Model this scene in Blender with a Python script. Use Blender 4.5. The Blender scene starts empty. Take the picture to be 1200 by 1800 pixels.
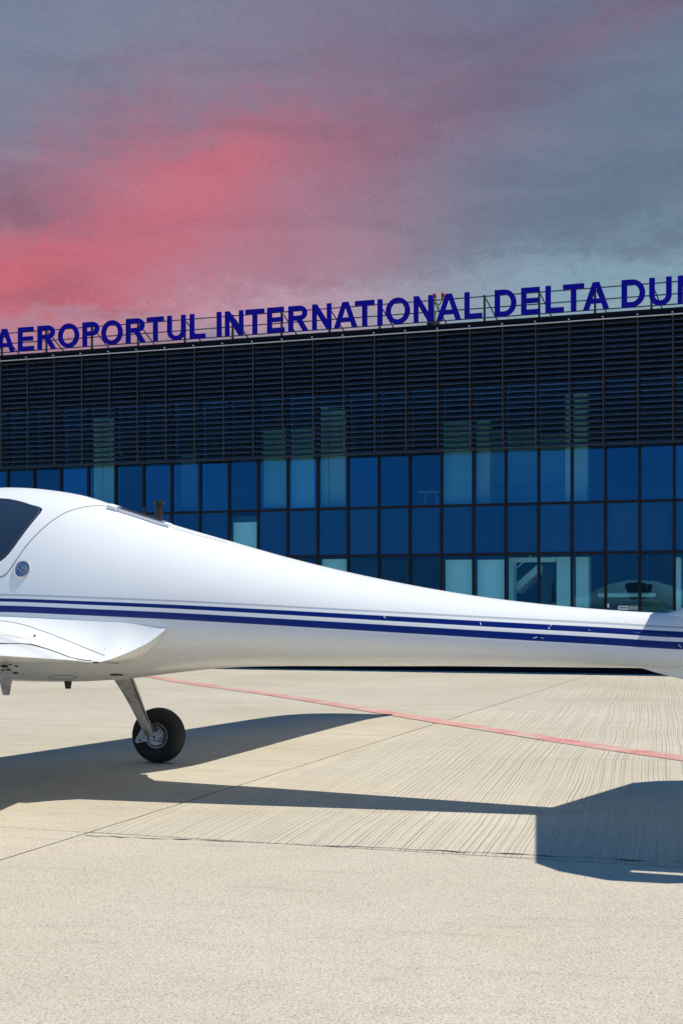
import bpy, bmesh, math, random
from mathutils import Vector, Matrix
from mathutils.bvhtree import BVHTree
random.seed(7)
C = bpy.context.scene.collection
sc = bpy.context.scene

# ------------------------------------------------------------------ camera
F = 2400.0          # focal length in photo pixels (1200 wide)
HOR = 1068.0        # horizon row
CH = 1.252          # camera height
cam = bpy.data.cameras.new('camera'); camo = bpy.data.objects.new('camera', cam); C.objects.link(camo)
camo.location = (0, 0, CH); camo.rotation_euler = (math.radians(90), 0, 0)
cam.sensor_fit = 'HORIZONTAL'; cam.sensor_width = 36; cam.lens = 36*F/1200
cam.shift_y = (HOR-900)/1200; cam.clip_start = .1; cam.clip_end = 9000
sc.camera = camo
PSI = math.radians(20.3)                         # yaw of the aircraft, tail nearer
AX = Vector((math.cos(PSI), -math.sin(PSI), 0))  # towards the tail
WX = Vector((math.sin(PSI), math.cos(PSI), 0))   # towards the far wing
PHI = math.atan(F/6800.0)                        # yaw of the facade

# ------------------------------------------------------------------ sun and sky
k_a, k_w = .56, .07                              # shadow travel per metre of height
sv = (AX*k_a + WX*k_w) + Vector((0, 0, 1)); sv.normalize()   # towards the sun
sun = bpy.data.lights.new('sun', 'SUN'); sun.energy = 5.0; sun.angle = math.radians(.55); sun.color = (1, .945, .85)
suno = bpy.data.objects.new('sun', sun); C.objects.link(suno)
suno.rotation_euler = sv.to_track_quat('Z', 'Y').to_euler()
sc.view_settings.view_transform = 'Standard'; sc.view_settings.look = 'None'
sc.view_settings.exposure = 0; sc.view_settings.gamma = 1; sc.view_settings.use_curve_mapping = False
sc.render.engine = 'CYCLES'

class NG:
    def __init__(s, nt): s.nt = nt
    def n(s, t, **k):
        o = s.nt.nodes.new(t)
        for a, b in k.items(): setattr(o, a, b)
        return o
    def put(s, sock, v):
        if v is None: return
        if hasattr(v, 'is_output') or isinstance(v, bpy.types.NodeSocket): s.nt.links.new(v, sock)
        else: sock.default_value = v
    def m(s, op, a, b=None, c=None, clamp=False):
        o = s.n('ShaderNodeMath', operation=op, use_clamp=clamp)
        s.put(o.inputs[0], a); s.put(o.inputs[1], b); s.put(o.inputs[2], c)
        return o.outputs[0]
    def mix(s, f, a, b, mode='MIX'):
        o = s.n('ShaderNodeMix', data_type='RGBA', blend_type=mode)
        s.put(o.inputs[0], f); s.put(o.inputs[6], a if not isinstance(a, tuple) else (*a[:3], 1)); s.put(o.inputs[7], b if not isinstance(b, tuple) else (*b[:3], 1))
        return o.outputs[2]
    def noise(s, vec, scale, detail=4, rough=.5, dist=0):
        o = s.n('ShaderNodeTexNoise'); s.put(o.inputs['Vector'], vec)
        o.inputs['Scale'].default_value = scale; o.inputs['Detail'].default_value = detail
        o.inputs['Roughness'].default_value = rough; o.inputs['Distortion'].default_value = dist
        return o.outputs[0]
    def ramp(s, f, stops):
        o = s.n('ShaderNodeValToRGB'); s.put(o.inputs[0], f)
        e = o.color_ramp.elements
        while len(e) < len(stops): e.new(.5)
        for x, (p, c) in zip(e, stops): x.position = p; x.color = (*c, 1) if len(c) == 3 else c
        return o.outputs[0]
    def mapr(s, v, a, b, c=0, d=1, smooth=False):
        o = s.n('ShaderNodeMapRange', clamp=True); s.put(o.inputs[0], v)
        if smooth: o.interpolation_type = 'SMOOTHSTEP'
        for i, x in enumerate((a, b, c, d)): o.inputs[i+1].default_value = x
        return o.outputs[0]
def lin(r, g, b):
    f = lambda c: (c/255/12.92) if c/255 <= .04045 else ((c/255+.055)/1.055)**2.4
    return (f(r), f(g), f(b))

world = bpy.data.worlds.new('World'); sc.world = world; world.use_nodes = True
nt = world.node_tree; nt.nodes.clear(); g = NG(nt)
tc = g.n('ShaderNodeTexCoord').outputs['Generated']
sep = g.n('ShaderNodeSeparateXYZ'); nt.links.new(tc, sep.inputs[0])
X, Y, Z = sep.outputs
az = g.m('MULTIPLY', g.m('ARCTAN2', X, Y), 180/math.pi)
el = g.m('MULTIPLY', g.m('ARCSINE', Z), 180/math.pi)
# wispy warp of the cloud field
cb = g.n('ShaderNodeCombineXYZ'); g.put(cb.inputs[0], az); g.put(cb.inputs[1], g.m('MULTIPLY', el, 1.7)); cb.inputs[2].default_value = 3.1
rot = g.n('ShaderNodeMapping'); g.put(rot.inputs['Vector'], cb.outputs[0]); rot.inputs['Rotation'].default_value = (0, 0, math.radians(-22)); rot.inputs['Scale'].default_value = (.45, 1, 1)
n1 = g.noise(rot.outputs[0], .16, 5, .55, .6)
n2 = g.noise(rot.outputs[0], .38, 4, .5, .8)
n3 = g.noise(cb.outputs[0], .09, 3, .5, .3)
w1 = g.m('MULTIPLY', g.m('SUBTRACT', n1, .5), 4.0)
w1 = g.m('ADD', w1, g.m('MULTIPLY', g.m('SUBTRACT', g.noise(cb.outputs[0], .8, 5, .6, .6), .5), 3.2))
w2 = g.m('MULTIPLY', g.m('SUBTRACT', n3, .5), 4.0)
azw = g.m('ADD', az, w2); elw = g.m('ADD', el, w1)
def ang(px, py):
    a = math.atan((px-600)/F); return math.degrees(a), math.degrees(math.atan((HOR-py)/F*math.cos(a)))
base = g.ramp(g.mapr(el, -5, 90), [(0, lin(120, 150, 165)), (.17, lin(124, 150, 162)), (.24, lin(112, 134, 154)), (.31, lin(98, 118, 142)), (.42, lin(38, 92, 138)), (.6, lin(16, 94, 148)), (1, lin(10, 92, 148))])
side = g.mapr(g.m('ABSOLUTE', az), 24, 60, 0, 1, True)
blue = g.ramp(g.mapr(el, -5, 90), [(0, lin(84, 142, 200)), (.12, lin(62, 132, 204)), (.35, lin(24, 112, 186)), (1, lin(10, 92, 148))])
col = g.mix(side, base, blue)
def blob(col, px, py, sx, sy, tilt, c, strength):
    a0, e0 = ang(px, py); k = math.degrees(1/F)
    ct, st = math.cos(tilt), math.sin(tilt)
    dx = g.m('SUBTRACT', azw, a0); dy = g.m('SUBTRACT', elw, e0)
    u = g.m('ADD', g.m('MULTIPLY', dx, ct/(sx*k)), g.m('MULTIPLY', dy, st/(sx*k)))
    v = g.m('ADD', g.m('MULTIPLY', dx, -st/(sy*k)), g.m('MULTIPLY', dy, ct/(sy*k)))
    r2 = g.m('ADD', g.m('MULTIPLY', u, u), g.m('MULTIPLY', v, v))
    f = g.m('MULTIPLY', g.m('EXPONENT', g.m('MULTIPLY', r2, -1)), strength)
    return g.mix(f, col, c)
R = math.radians
for px, py, sx, sy, t, c, k in (
    (250, 360, 620, 330, 28, (150, 118, 138), .85),
    (1050, 330, 420, 120, 10, (94, 112, 134), .8),
    (760, 140, 520, 130, 12, (100, 106, 132), .75),
    (120, 90, 380, 130, 10, (118, 132, 152), .75),
    (1150, 20, 260, 45, 14, (124, 94, 114), .5),
    (540, 260, 280, 80, 14, (146, 100, 120), .65),
    (230, 430, 400, 150, 26, (190, 112, 130), .82),
    (350, 330, 160, 55, 38, (200, 106, 120), .7),
    (40, 360, 170, 45, -8, (138, 90, 110), .5),
    (60, 490, 260, 60, 12, (200, 98, 112), .8),
    (480, 460, 280, 80, 15, (180, 124, 142), .6),
    (430, 545, 330, 40, 5, (198, 156, 172), .75),
    (140, 530, 170, 26, 0, (186, 86, 98), .6),
    (1100, 490, 380, 60, 4, (136, 168, 184), .75)):
    col = blob(col, px, py, sx, sy, R(t), lin(*c), k)
# darker and lighter cloud streaks
col = g.mix(g.mapr(n2, .45, .75, 0, .18, True), col, lin(84, 78, 98))
col = g.mix(g.mapr(n2, .5, .28, 0, .07, True), col, lin(176, 160, 172))
n4 = g.noise(tc, 800, 1, .5)
col = g.mix(.10, col, g.ramp(n4, [(.3, (.02, .02, .03)), (.7, (.62, .62, .66))]), 'OVERLAY')
sky = g.n('ShaderNodeTexSky', sky_type='NISHITA', sun_disc=False)
sky.sun_elevation = math.asin(sv.z); sky.sun_rotation = math.atan2(sv.x, sv.y)
bg1 = g.n('ShaderNodeBackground'); g.put(bg1.inputs[0], sky.outputs[0]); bg1.inputs[1].default_value = .06
bg2 = g.n('ShaderNodeBackground'); g.put(bg2.inputs[0], col); bg2.inputs[1].default_value = 1.1
cov = g.m('SUBTRACT', .97, g.mapr(el, 28, 70, 0, .08))
ms = g.n('ShaderNodeMixShader'); g.put(ms.inputs[0], cov); nt.links.new(bg1.outputs[0], ms.inputs[1]); nt.links.new(bg2.outputs[0], ms.inputs[2])
wo = g.n('ShaderNodeOutputWorld'); nt.links.new(ms.outputs[0], wo.inputs[0])

# ------------------------------------------------------------------ materials
MATS = {}
def mat(name, col, rough=.5, metal=0, coat=0, build=None, spec=.5):
    m = bpy.data.materials.new(name); m.use_nodes = True
    b = m.node_tree.nodes['Principled BSDF']
    b.inputs['Base Color'].default_value = (*col, 1); b.inputs['Roughness'].default_value = rough
    b.inputs['Metallic'].default_value = metal; b.inputs['Coat Weight'].default_value = coat
    b.inputs['Coat Roughness'].default_value = .06; b.inputs['Specular IOR Level'].default_value = spec
    if build: build(NG(m.node_tree), b)
    MATS[name] = m; return m
def grime(scale, amt, dark):
    def f(g, b):
        c = tuple(b.inputs['Base Color'].default_value)[:3]
        v = g.n('ShaderNodeTexCoord').outputs['Object']
        n = g.noise(v, scale, 5, .6)
        g.put(b.inputs['Base Color'], g.mix(g.mapr(n, .45, .75, 0, amt), c, dark))
        r = b.inputs['Roughness'].default_value
        g.put(b.inputs['Roughness'], g.mapr(n, .3, .7, max(0, r-.08), r+.1))
    return f
mat('steel_dark', (.018, .022, .030), .45, 0, build=grime(6, .4, (.04, .035, .03)))
mat('coping', (.004, .006, .012), .6, spec=.12)
mat('blade', (.075, .108, .15), .38, .3, build=grime(3, .5, (.03, .04, .05)))
mat('bracket', (.055, .045, .034), .6, build=grime(9, .6, (.03, .03, .03)))
mat('rail_bright', (.62, .60, .60), .4, .2)
mat('mullion', (.006, .007, .010), .45, spec=.25)
mat('sign_blue', (.008, .004, .32), .5, build=grime(4, .3, (.006, .004, .24)), spec=.1)
mat('sign_steel', (.035, .06, .075), .5)
mat('interior_white', (.86, .88, .86), .6, build=grime(2, .15, (.6, .6, .58)))
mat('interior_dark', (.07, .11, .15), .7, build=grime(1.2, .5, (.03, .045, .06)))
mat('interior_floor', (.30, .30, .29), .4)
mat('blind', (.42, .58, .62), .7, build=grime(3, .2, (.36, .50, .54)))
mat('roof_grey', (.2, .2, .2), .8)
mat('lamp_red', (.35, .02, .02), .3)
mat('brass', (.45, .33, .14), .45, .6)
mat('glass_black', (.004, .006, .012), .15, spec=.25)
mat('black', (.008, .008, .009), .5)
mat('rubber', (.013, .0125, .012), .72, build=grime(20, .5, (.028, .026, .023)))
mat('alu', (.55, .55, .56), .35, .85, build=grime(25, .6, (.2, .18, .16)))
mat('brushed', (.62, .63, .66), .3, .8)
mat('gear_paint', (.60, .58, .52), .4, build=grime(14, .8, (.22, .19, .14)))
mat('window_tint', (.022, .036, .060), .09, 0, .3)
mat('gasket', (.05, .05, .05), .6)
mat('cap_blue', (.22, .32, .46), .35, .6, build=grime(60, .8, (.08, .13, .2)))
mat('stain', (.05, .035, .02), .8)
mat('seal', (.025, .022, .020), .9)
mat('sticker_white', (.8, .8, .8), .5); mat('sticker_green', (.03, .16, .08), .5); mat('sticker_grey', (.2, .2, .2), .5)

def pf(g, b):      # aircraft paint with printed stripes
    zr = g.n('ShaderNodeAttribute', attribute_name='zr').outputs['Fac']
    aa = g.n('ShaderNodeAttribute', attribute_name='aa').outputs['Fac']
    v = g.n('ShaderNodeTexCoord').outputs['Object']
    def band(lo, hi):
        s = .0012
        a = g.n('ShaderNodeMapRange', clamp=True); g.put(a.inputs[0], g.m('SUBTRACT', zr, lo)); a.inputs[1].default_value = -s; a.inputs[2].default_value = s
        c = g.n('ShaderNodeMapRange', clamp=True); g.put(c.inputs[0], g.m('SUBTRACT', hi, zr)); c.inputs[1].default_value = -s; c.inputs[2].default_value = s
        return g.m('MULTIPLY', a.outputs[0], c.outputs[0])
    t1 = g.m('ADD', .0705, g.m('MULTIPLY', aa, -.0005))
    top1 = g.m('ADD', t1, g.m('ADD', .0215, g.m('MULTIPLY', aa, .0035)))
    blue = g.m('MAXIMUM', band(0, .044), band(t1, top1))
    grey0 = g.m('ADD', top1, .018)
    grey = g.m('MULTIPLY', band(grey0, g.m('ADD', grey0, .012)), .6)
    n = g.noise(v, 3.0, 5, .6); n2 = g.noise(v, 1.1, 3, .5)
    white = g.mix(g.mapr(n, .5, .8, 0, .22), (.80, .815, .79), (.70, .70, .655))
    white = g.mix(g.mapr(n2, .55, .75, 0, .10), white, (.72, .66, .54))
    st = g.n('ShaderNodeMapping'); g.put(st.inputs['Vector'], v); st.inputs['Scale'].default_value = (9, 30, 60)
    ch = g.noise(st.outputs[0], 1.4, 3, .6)
    bl = g.mix(g.mapr(g.noise(v, 2.2, 4, .6), .45, .7, 0, .5), (.002, .010, .15), (.003, .007, .06))
    bl = g.mix(g.mapr(ch, .765, .79, 0, .7), bl, (.4, .42, .5))
    # oil streaks along the belly
    st2 = g.n('ShaderNodeMapping'); g.put(st2.inputs['Vector'], v); st2.inputs['Scale'].default_value = (1.2, 9, 9)
    oil = g.m('MULTIPLY', g.mapr(g.noise(st2.outputs[0], 1.3, 5, .65), .5, .72), g.mapr(zr, -.13, -.3))
    white = g.mix(g.m('MULTIPLY', oil, .35), white, (.32, .26, .18))
    c = g.mix(grey, white, (.22, .26, .32)); c = g.mix(blue, c, bl)
    g.put(b.inputs['Base Color'], c)
    g.put(b.inputs['Roughness'], g.mapr(n, .3, .7, .22, .34))
    bp = g.n('ShaderNodeBump'); bp.inputs['Strength'].default_value = .12; bp.inputs['Distance'].default_value = .01
    g.put(bp.inputs['Height'], g.noise(v, 2.5, 2, .4)); g.put(b.inputs['Normal'], bp.outputs[0])
mat('fuselage_paint', (.8, .8, .8), .3, 0, .15, build=pf)
def wf(g, b):
    v = g.n('ShaderNodeTexCoord').outputs['Object']
    n = g.noise(v, 2.6, 5, .6)
    c = g.mix(g.mapr(n, .5, .8, 0, .25), (.80, .815, .785), (.70, .68, .58))
    sp = g.noise(v, 34, 2, .5)
    c = g.mix(g.mapr(sp, .74, .78, 0, .6), c, (.25, .22, .18))
    g.put(b.inputs['Base Color'], c)
mat('wing_paint', (.8, .8, .8), .3, 0, .4, build=wf)

def glassmat(name, tint, refl, fac):
    m = bpy.data.materials.new(name); m.use_nodes = True; nt = m.node_tree; nt.nodes.clear(); g = NG(nt)
    t = g.n('ShaderNodeBsdfTransparent'); t.inputs[0].default_value = (*tint, 1)
    gl = g.n('ShaderNodeBsdfGlossy'); gl.inputs['Roughness'].default_value = .015
    oi = g.n('ShaderNodeObjectInfo').outputs['Random']
    g.put(gl.inputs[0], g.mix(oi, tuple(x*.68 for x in refl), tuple(min(1, x*1.25) for x in refl)))
    v = g.n('ShaderNodeTexCoord').outputs['Object']
    bp = g.n('ShaderNodeBump'); bp.inputs['Strength'].default_value = .05; bp.inputs['Distance'].default_value = .02
    g.put(bp.inputs['Height'], g.noise(v, 1.5, 2, .5)); g.put(gl.inputs['Normal'], bp.outputs[0])
    mx = g.n('ShaderNodeMixShader'); mx.inputs[0].default_value = fac
    nt.links.new(t.outputs[0], mx.inputs[1]); nt.links.new(gl.outputs[0], mx.inputs[2])
    o = g.n('ShaderNodeOutputMaterial'); nt.links.new(mx.outputs[0], o.inputs[0]); MATS[name] = m
glassmat('glass_upper', (.74, 1.0, .98), (.12, .36, .56), .27)
glassmat('glass_lower', (.78, 1.0, 1.0), (.14, .40, .58), .10)
def spf(g, b):
    v = g.n('ShaderNodeTexCoord').outputs['Object']; oi = g.n('ShaderNodeObjectInfo').outputs['Random']
    g.put(b.inputs['Base Color'], g.mix(oi, (.001, .066, .205), (.006, .085, .235)))
mat('glass_spandrel', (.003, .035, .14), .12, 0, 0, build=spf, spec=.35)

# concrete
def conc(kind):
    def f(g, b):
        geo = g.n('ShaderNodeNewGeometry').outputs['Position']
        big = g.noise(geo, .35, 5, .6); mid = g.noise(geo, 3.0, 6, .65); fine = g.noise(geo, 85, 2, .6)
        rt = g.n('ShaderNodeMapping'); g.put(rt.inputs['Vector'], geo); rt.vector_type = 'POINT'
        rt.inputs['Rotation'].default_value = (0, 0, math.radians(13))     # y axis of result runs 13 deg right of the view
        # wobble across the grooves
        wob = g.noise(geo, .5, 2, .5)
        s2 = g.n('ShaderNodeSeparateXYZ'); g.put(s2.inputs[0], rt.outputs[0])
        across = g.m('ADD', s2.outputs[0], g.m('MULTIPLY', wob, .09))
        along = s2.outputs[1]
        cg = g.n('ShaderNodeCombineXYZ'); g.put(cg.inputs[0], g.m('MULTIPLY', across, 62)); g.put(cg.inputs[1], g.m('MULTIPLY', along, .22))
        gro = g.noise(cg.outputs[0], 1.0, 1, .4)
        cs = g.n('ShaderNodeCombineXYZ'); g.put(cs.inputs[0], g.m('MULTIPLY', s2.outputs[0], .8)); g.put(cs.inputs[1], g.m('MULTIPLY', along, 9))
        str_ = g.noise(cs.outputs[0], 1.0, 5, .65)
        c = g.mix(g.mapr(big, .3, .7), (.49, .435, .325), (.60, .54, .425))
        c = g.mix(g.mapr(mid, .45, .75, 0, .35), c, (.40, .37, .31))
        speck = g.mapr(fine, .52, .68, 0, 1)
        vor = g.n('ShaderNodeTexVoronoi'); g.put(vor.inputs['Vector'], geo); vor.inputs['Scale'].default_value = 55
        pit = g.m('MULTIPLY', g.mapr(vor.outputs['Distance'], .22, .10), g.mapr(g.noise(geo, 9, 3, .6), .56, .66))
        if kind == 'groove':
            c = g.mix(g.mapr(gro, .52, .66, 0, .17), c, (.27, .235, .18))
            c = g.mix(g.m('MULTIPLY', speck, .42), c, (.25, .22, .17))
            h = g.m('ADD', g.m('MULTIPLY', g.mapr(gro, .40, .66), -.8), g.m('MULTIPLY', fine, -.7)); dist = .006
        elif kind == 'coarse':
            c = g.mix(g.m('MULTIPLY', g.mapr(fine, .55, .75), .9), c, (.17, .145, .11)); c = g.mix(g.mapr(g.noise(geo, 34, 3, .6), .58, .70, 0, .5), c, (.27, .23, .175))
            v2 = g.n('ShaderNodeTexVoronoi'); g.put(v2.inputs['Vector'], geo); v2.inputs['Scale'].default_value = 125
            c = g.mix(.30, c, g.ramp(v2.outputs['Color'], [(.15, (.27, .225, .165)), (.5, (.55, .48, .37)), (.9, (.72, .65, .53))]))
            c = g.mix(g.mapr(g.noise(geo, 48, 2, .6), .50, .68, 0, .42), c, (.62, .565, .47))
            c = g.mix(g.mapr(str_, .56, .74, 0, .38), c, (.33, .28, .24))
            c = g.mix(g.m('MULTIPLY', pit, .8), c, (.13, .11, .09))
            h = g.m('ADD', g.m('MULTIPLY', fine, -.9), g.m('MULTIPLY', pit, -.8)); dist = .007
        else:
            c = g.mix(g.m('MULTIPLY', speck, .55), c, (.26, .23, .18))
            c = g.mix(g.mapr(str_, .52, .70, 0, .5), c, (.33, .30, .26))
            c = g.mix(g.m('MULTIPLY', pit, .6), c, (.13, .11, .09))
            h = g.m('ADD', g.m('MULTIPLY', fine, -.8), g.m('MULTIPLY', str_, -.5)); dist = .012
        # tyre rubber tracks, drips and hairline cracks
        tr = g.n('ShaderNodeMapping'); g.put(tr.inputs['Vector'], geo); tr.inputs['Rotation'].default_value = (0, 0, R(-28)); tr.inputs['Scale'].default_value = (.12, 2.6, 1)
        tn = g.noise(tr.outputs[0], 1.0, 4, .6, .4)
        c = g.mix(g.m('MULTIPLY', g.mapr(tn, .60, .72), g.mapr(g.noise(geo, 6, 3, .6), .35, .65, .0, .30)), c, (.20, .18, .15))
        dr = g.noise(geo, 1.7, 4, .6)
        c = g.mix(g.mapr(dr, .66, .72, 0, .28), c, (.24, .20, .15))
        c = g.mix(g.mapr(g.noise(geo, .55, 3, .5), .55, .75, 0, .30), c, (.50, .40, .27))
        g.put(b.inputs['Base Color'], c)
        bp = g.n('ShaderNodeBump'); bp.inputs['Strength'].default_value = .9; bp.inputs['Distance'].default_value = dist
        g.put(bp.inputs['Height'], h); g.put(b.inputs['Normal'], bp.outputs[0])
    return f
mat('concrete_groove', (.46, .44, .39), .85, build=conc('groove'), spec=.3)
mat('concrete_coarse', (.46, .44, .39), .85, build=conc('coarse'), spec=.3)
mat('concrete_plain', (.46, .44, .39), .85, build=conc('plain'), spec=.3)
def redf(g, b):
    geo = g.n('ShaderNodeNewGeometry').outputs['Position']
    n = g.noise(geo, 1.3, 4, .6); n2 = g.noise(geo, 40, 3, .6)
    c = g.mix(g.mapr(n, .38, .68), (.60, .15, .13), (.66, .30, .27))
    c = g.mix(g.mapr(n2, .42, .66, 0, .65), c, (.52, .46, .37)); c = g.mix(g.mapr(g.noise(geo, 2.6, 5, .7), .40, .66, 0, .75), c, (.53, .46, .37))
    g.put(b.inputs['Base Color'], c)
mat('red_paint', (.6, .2, .18), .7, build=redf)

# ------------------------------------------------------------------ helpers
def mesh_obj(name, verts, faces, m, parent=None, smooth=False):
    me = bpy.data.meshes.new(name); me.from_pydata([tuple(v) for v in verts], [], faces); me.update()
    if smooth: me.shade_smooth()
    me.materials.append(MATS[m]); o = bpy.data.objects.new(name, me); C.objects.link(o)
    if parent: o.parent = parent
    return o
def recalc(o):
    bm = bmesh.new(); bm.from_mesh(o.data); bmesh.ops.recalc_face_normals(bm, faces=bm.faces); bm.to_mesh(o.data); bm.free(); return o
def empty(name, loc, rz=0):
    o = bpy.data.objects.new(name, None); C.objects.link(o); o.location = loc; o.rotation_euler = (0, 0, rz); o.empty_display_size = .3; return o
def tag(o, label=None, cat=None, group=None, kind=None):
    if label: o['label'] = label
    if cat: o['category'] = cat
    if group: o['group'] = group
    if kind: o['kind'] = kind
    return o
class MB:
    def __init__(s): s.v = []; s.f = []
    def box(s, a, b, M=None):
        n = len(s.v)
        for z in (a[2], b[2]):
            for x, y in ((a[0], a[1]), (b[0], a[1]), (b[0], b[1]), (a[0], b[1])):
                p = Vector((x, y, z)); s.v.append(M @ p if M else p)
        s.f += [[n+i for i in q] for q in ((3, 2, 1, 0), (4, 5, 6, 7), (0, 1, 5, 4), (1, 2, 6, 5), (2, 3, 7, 6), (3, 0, 4, 7))]; return s
    def tube(s, pts, r, k=8, cap=True, rs=None):
        pts = [Vector(p) for p in pts]; n0 = len(s.v)
        for i, p in enumerate(pts):
            d = (pts[min(i+1, len(pts)-1)]-pts[max(i-1, 0)]).normalized()
            up = Vector((0, 0, 1)) if abs(d.z) < .95 else Vector((1, 0, 0))
            e1 = d.cross(up).normalized(); e2 = d.cross(e1)
            rr = rs[i] if rs else r
            for j in range(k):
                t = 2*math.pi*j/k; s.v.append(p+(e1*math.cos(t)+e2*math.sin(t))*rr)
        for i in range(len(pts)-1):
            for j in range(k):
                a = n0+i*k+j; b = n0+i*k+(j+1) % k; s.f.append([a, b, b+k, a+k])
        if cap:
            s.f.append([n0+j for j in range(k)][::-1]); s.f.append([n0+(len(pts)-1)*k+j for j in range(k)])
        return s
    def grid(s, rows, closed=False):
        n0 = len(s.v); nr = len(rows); nc = len(rows[0])
        for r in rows: s.v += [Vector(p) for p in r]
        for i in range(nr-1):
            for j in range(nc if closed else nc-1):
                a = n0+i*nc+j; b = n0+i*nc+(j+1) % nc; s.f.append([a, b, b+nc, a+nc])
        return s
    def prism(s, poly, ax, h0, h1):      # poly in plane, ax = function (u,v,h)->point
        n = len(s.v); k = len(poly)
        for h in (h0, h1): s.v += [Vector(ax(u, v, h)) for u, v in poly]
        s.f.append([n+i for i in range(k)][::-1]); s.f.append([n+k+i for i in range(k)])
        for i in range(k): j = (i+1) % k; s.f.append([n+i, n+j, n+k+j, n+k+i])
        return s
    def build(s, name, m, parent=None, smooth=False):
        return recalc(mesh_obj(name, s.v, s.f, m, parent, smooth))
def lathe(profile, k, axis='y', M=None):
    mb = MB(); rows = []
    for (r, h) in profile:
        row = []
        for j in range(k):
            t = 2*math.pi*j/k; p = Vector((r*math.cos(t), h, r*math.sin(t)))
            row.append(M @ p if M else p)
        rows.append(row)
    return mb.grid(rows, closed=True)
def bevel(o, w=.004, seg=2):
    md = o.modifiers.new('bevel', 'BEVEL'); md.width = w; md.segments = seg; md.limit_method = 'ANGLE'; return o
def interp(t, x):
    if x <= t[0][0]: return t[0][1]
    if x >= t[-1][0]: return t[-1][1]
    for i in range(len(t)-1):
        if t[i][0] <= x <= t[i+1][0]:
            x0, y0 = t[i]; x1, y1 = t[i+1]; h = x1-x0; u = (x-x0)/h
            def sl(k):
                if k == 0: return (t[1][1]-t[0][1])/(t[1][0]-t[0][0])
                if k == len(t)-1: return (t[-1][1]-t[-2][1])/(t[-1][0]-t[-2][0])
                return (t[k+1][1]-t[k-1][1])/(t[k+1][0]-t[k-1][0])
            m0, m1 = sl(i)*h, sl(i+1)*h
            return (2*u**3-3*u*u+1)*y0+(u**3-2*u*u+u)*m0+(-2*u**3+3*u*u)*y1+(u**3-u*u)*m1
def gpt(px, py, z=0):
    D = F*(CH-z)/(py-HOR); return Vector(((px-600)/F*D, D, z))

# ------------------------------------------------------------------ apron: slabs with joints
apron = tag(empty('apron', (0, 0, 0)), 'pale concrete apron cast in large slabs in front of the terminal', None, None, 'structure')
base = mesh_obj('ground', [(-3000, -3000, -.05), (3000, -3000, -.05), (3000, 3000, -.05), (-3000, 3000, -.05)], [[0, 1, 2, 3]], 'concrete_plain')
tag(base, 'flat airfield ground stretching away', None, None, 'structure')
jdir = Vector((math.sin(PHI-.012), math.cos(PHI-.012), 0)); jper = Vector((jdir.y, -jdir.x, 0))
J0 = gpt(0, 1512); JT = gpt(600, 1490)
v0 = (JT-J0).dot(jdir)
SL = 6.0; GAP = .022
seal = MB()
for i in range(-4, 4):
    for j in range(-3, 7):
        u0, u1 = i*SL+GAP/2, (i+1)*SL-GAP/2; w0, w1 = v0+j*SL+GAP/2, v0+(j+1)*SL-GAP/2
        dz = random.uniform(-.0015, .0015)
        mm = 'concrete_coarse' if j < 0 else ('concrete_groove' if (i >= 0 and j < 3) else 'concrete_plain')
        mb = MB(); e = .003
        pts = [(u0, w0), (u1, w0), (u1, w1), (u0, w1)]
        cx, cy = (u0+u1)/2, (w0+w1)/2
        lo = [J0+jper*u+jdir*w+Vector((0, 0, -.045)) for u, w in pts]
        mi = [p+Vector((0, 0, .045-e+dz)) for p in lo]
        hi = [J0+jper*(u-math.copysign(e, u-cx))+jdir*(w-math.copysign(e, w-cy))+Vector((0, 0, dz)) for u, w in pts]
        vs = lo+mi+hi; fs = [[8, 9, 10, 11]]
        for q in range(4):
            r = (q+1) % 4; fs += [[q, r, 4+r, 4+q], [4+q, 4+r, 8+r, 8+q]]
        o = mesh_obj('slab', vs, fs, mm, apron)
for i in range(-4, 5):
    a = J0+jper*(i*SL)+jdir*(v0-3*SL); b = J0+jper*(i*SL)+jdir*(v0+7*SL)
    q = jper*.011; seal.v += [a-q, a+q, b+q, b-q]; n = len(seal.v)-4; seal.f.append([n, n+1, n+2, n+3])
for j in range(-3, 8):
    a = J0+jper*(-4*SL)+jdir*(v0+j*SL); b = J0+jper*(4*SL)+jdir*(v0+j*SL)
    q = jdir*.009; seal.v += [a-q, a+q, b+q, b-q]; n = len(seal.v)-4; seal.f.append([n, n+1, n+2, n+3])
for v in seal.v: v.z = -.004
so = mesh_obj('joint_sealant', seal.v, seal.f, 'seal', apron)
# irregular crack / broken edge along the transverse joint
mb = MB(); pts = []
for k in range(0, 60):
    t = k/59; px = 150+t*1250
    p = gpt(px, interp([(0, 1466), (140, 1471), (600, 1490), (960, 1507), (1200, 1519), (1500, 1536)], px)-1.2+random.uniform(-.9, .9))
    wd = max(.0015, random.gauss(.004, .004)); pts.append((p, wd))
rows = [[p-jdir*w+Vector((0, 0, .0035)), p+jdir*w+Vector((0, 0, .0035))] for p, w in pts]
mb.grid(rows); mb.build('edge_crack', 'seal', apron)
# red painted line
red = [(200, 1184), (265, 1190), (320, 1199), (380, 1208), (460, 1218.5), (560, 1234), (640, 1247), (700, 1257), (780, 1270), (900, 1289), (1000, 1305), (1100, 1320), (1200, 1334), (1400, 1364), (1700, 1405)]
rows = []
for k in range(121):
    px = 200+1500*k/120; py = interp(red, px)
    p = gpt(px, py); q = gpt(px+5, interp(red, px+5)); d = (q-p).normalized(); n = Vector((d.y, -d.x, 0))
    w = .135+random.uniform(-.008, .008)
    rows.append([p-n*w+Vector((0, 0, .005)), p+n*w+Vector((0, 0, .005))])
mb = MB().grid(rows); o = mb.build('painted_line', 'red_paint'); tag(o, 'faded red painted guide line curving across the concrete apron', None, None, 'structure')

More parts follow.
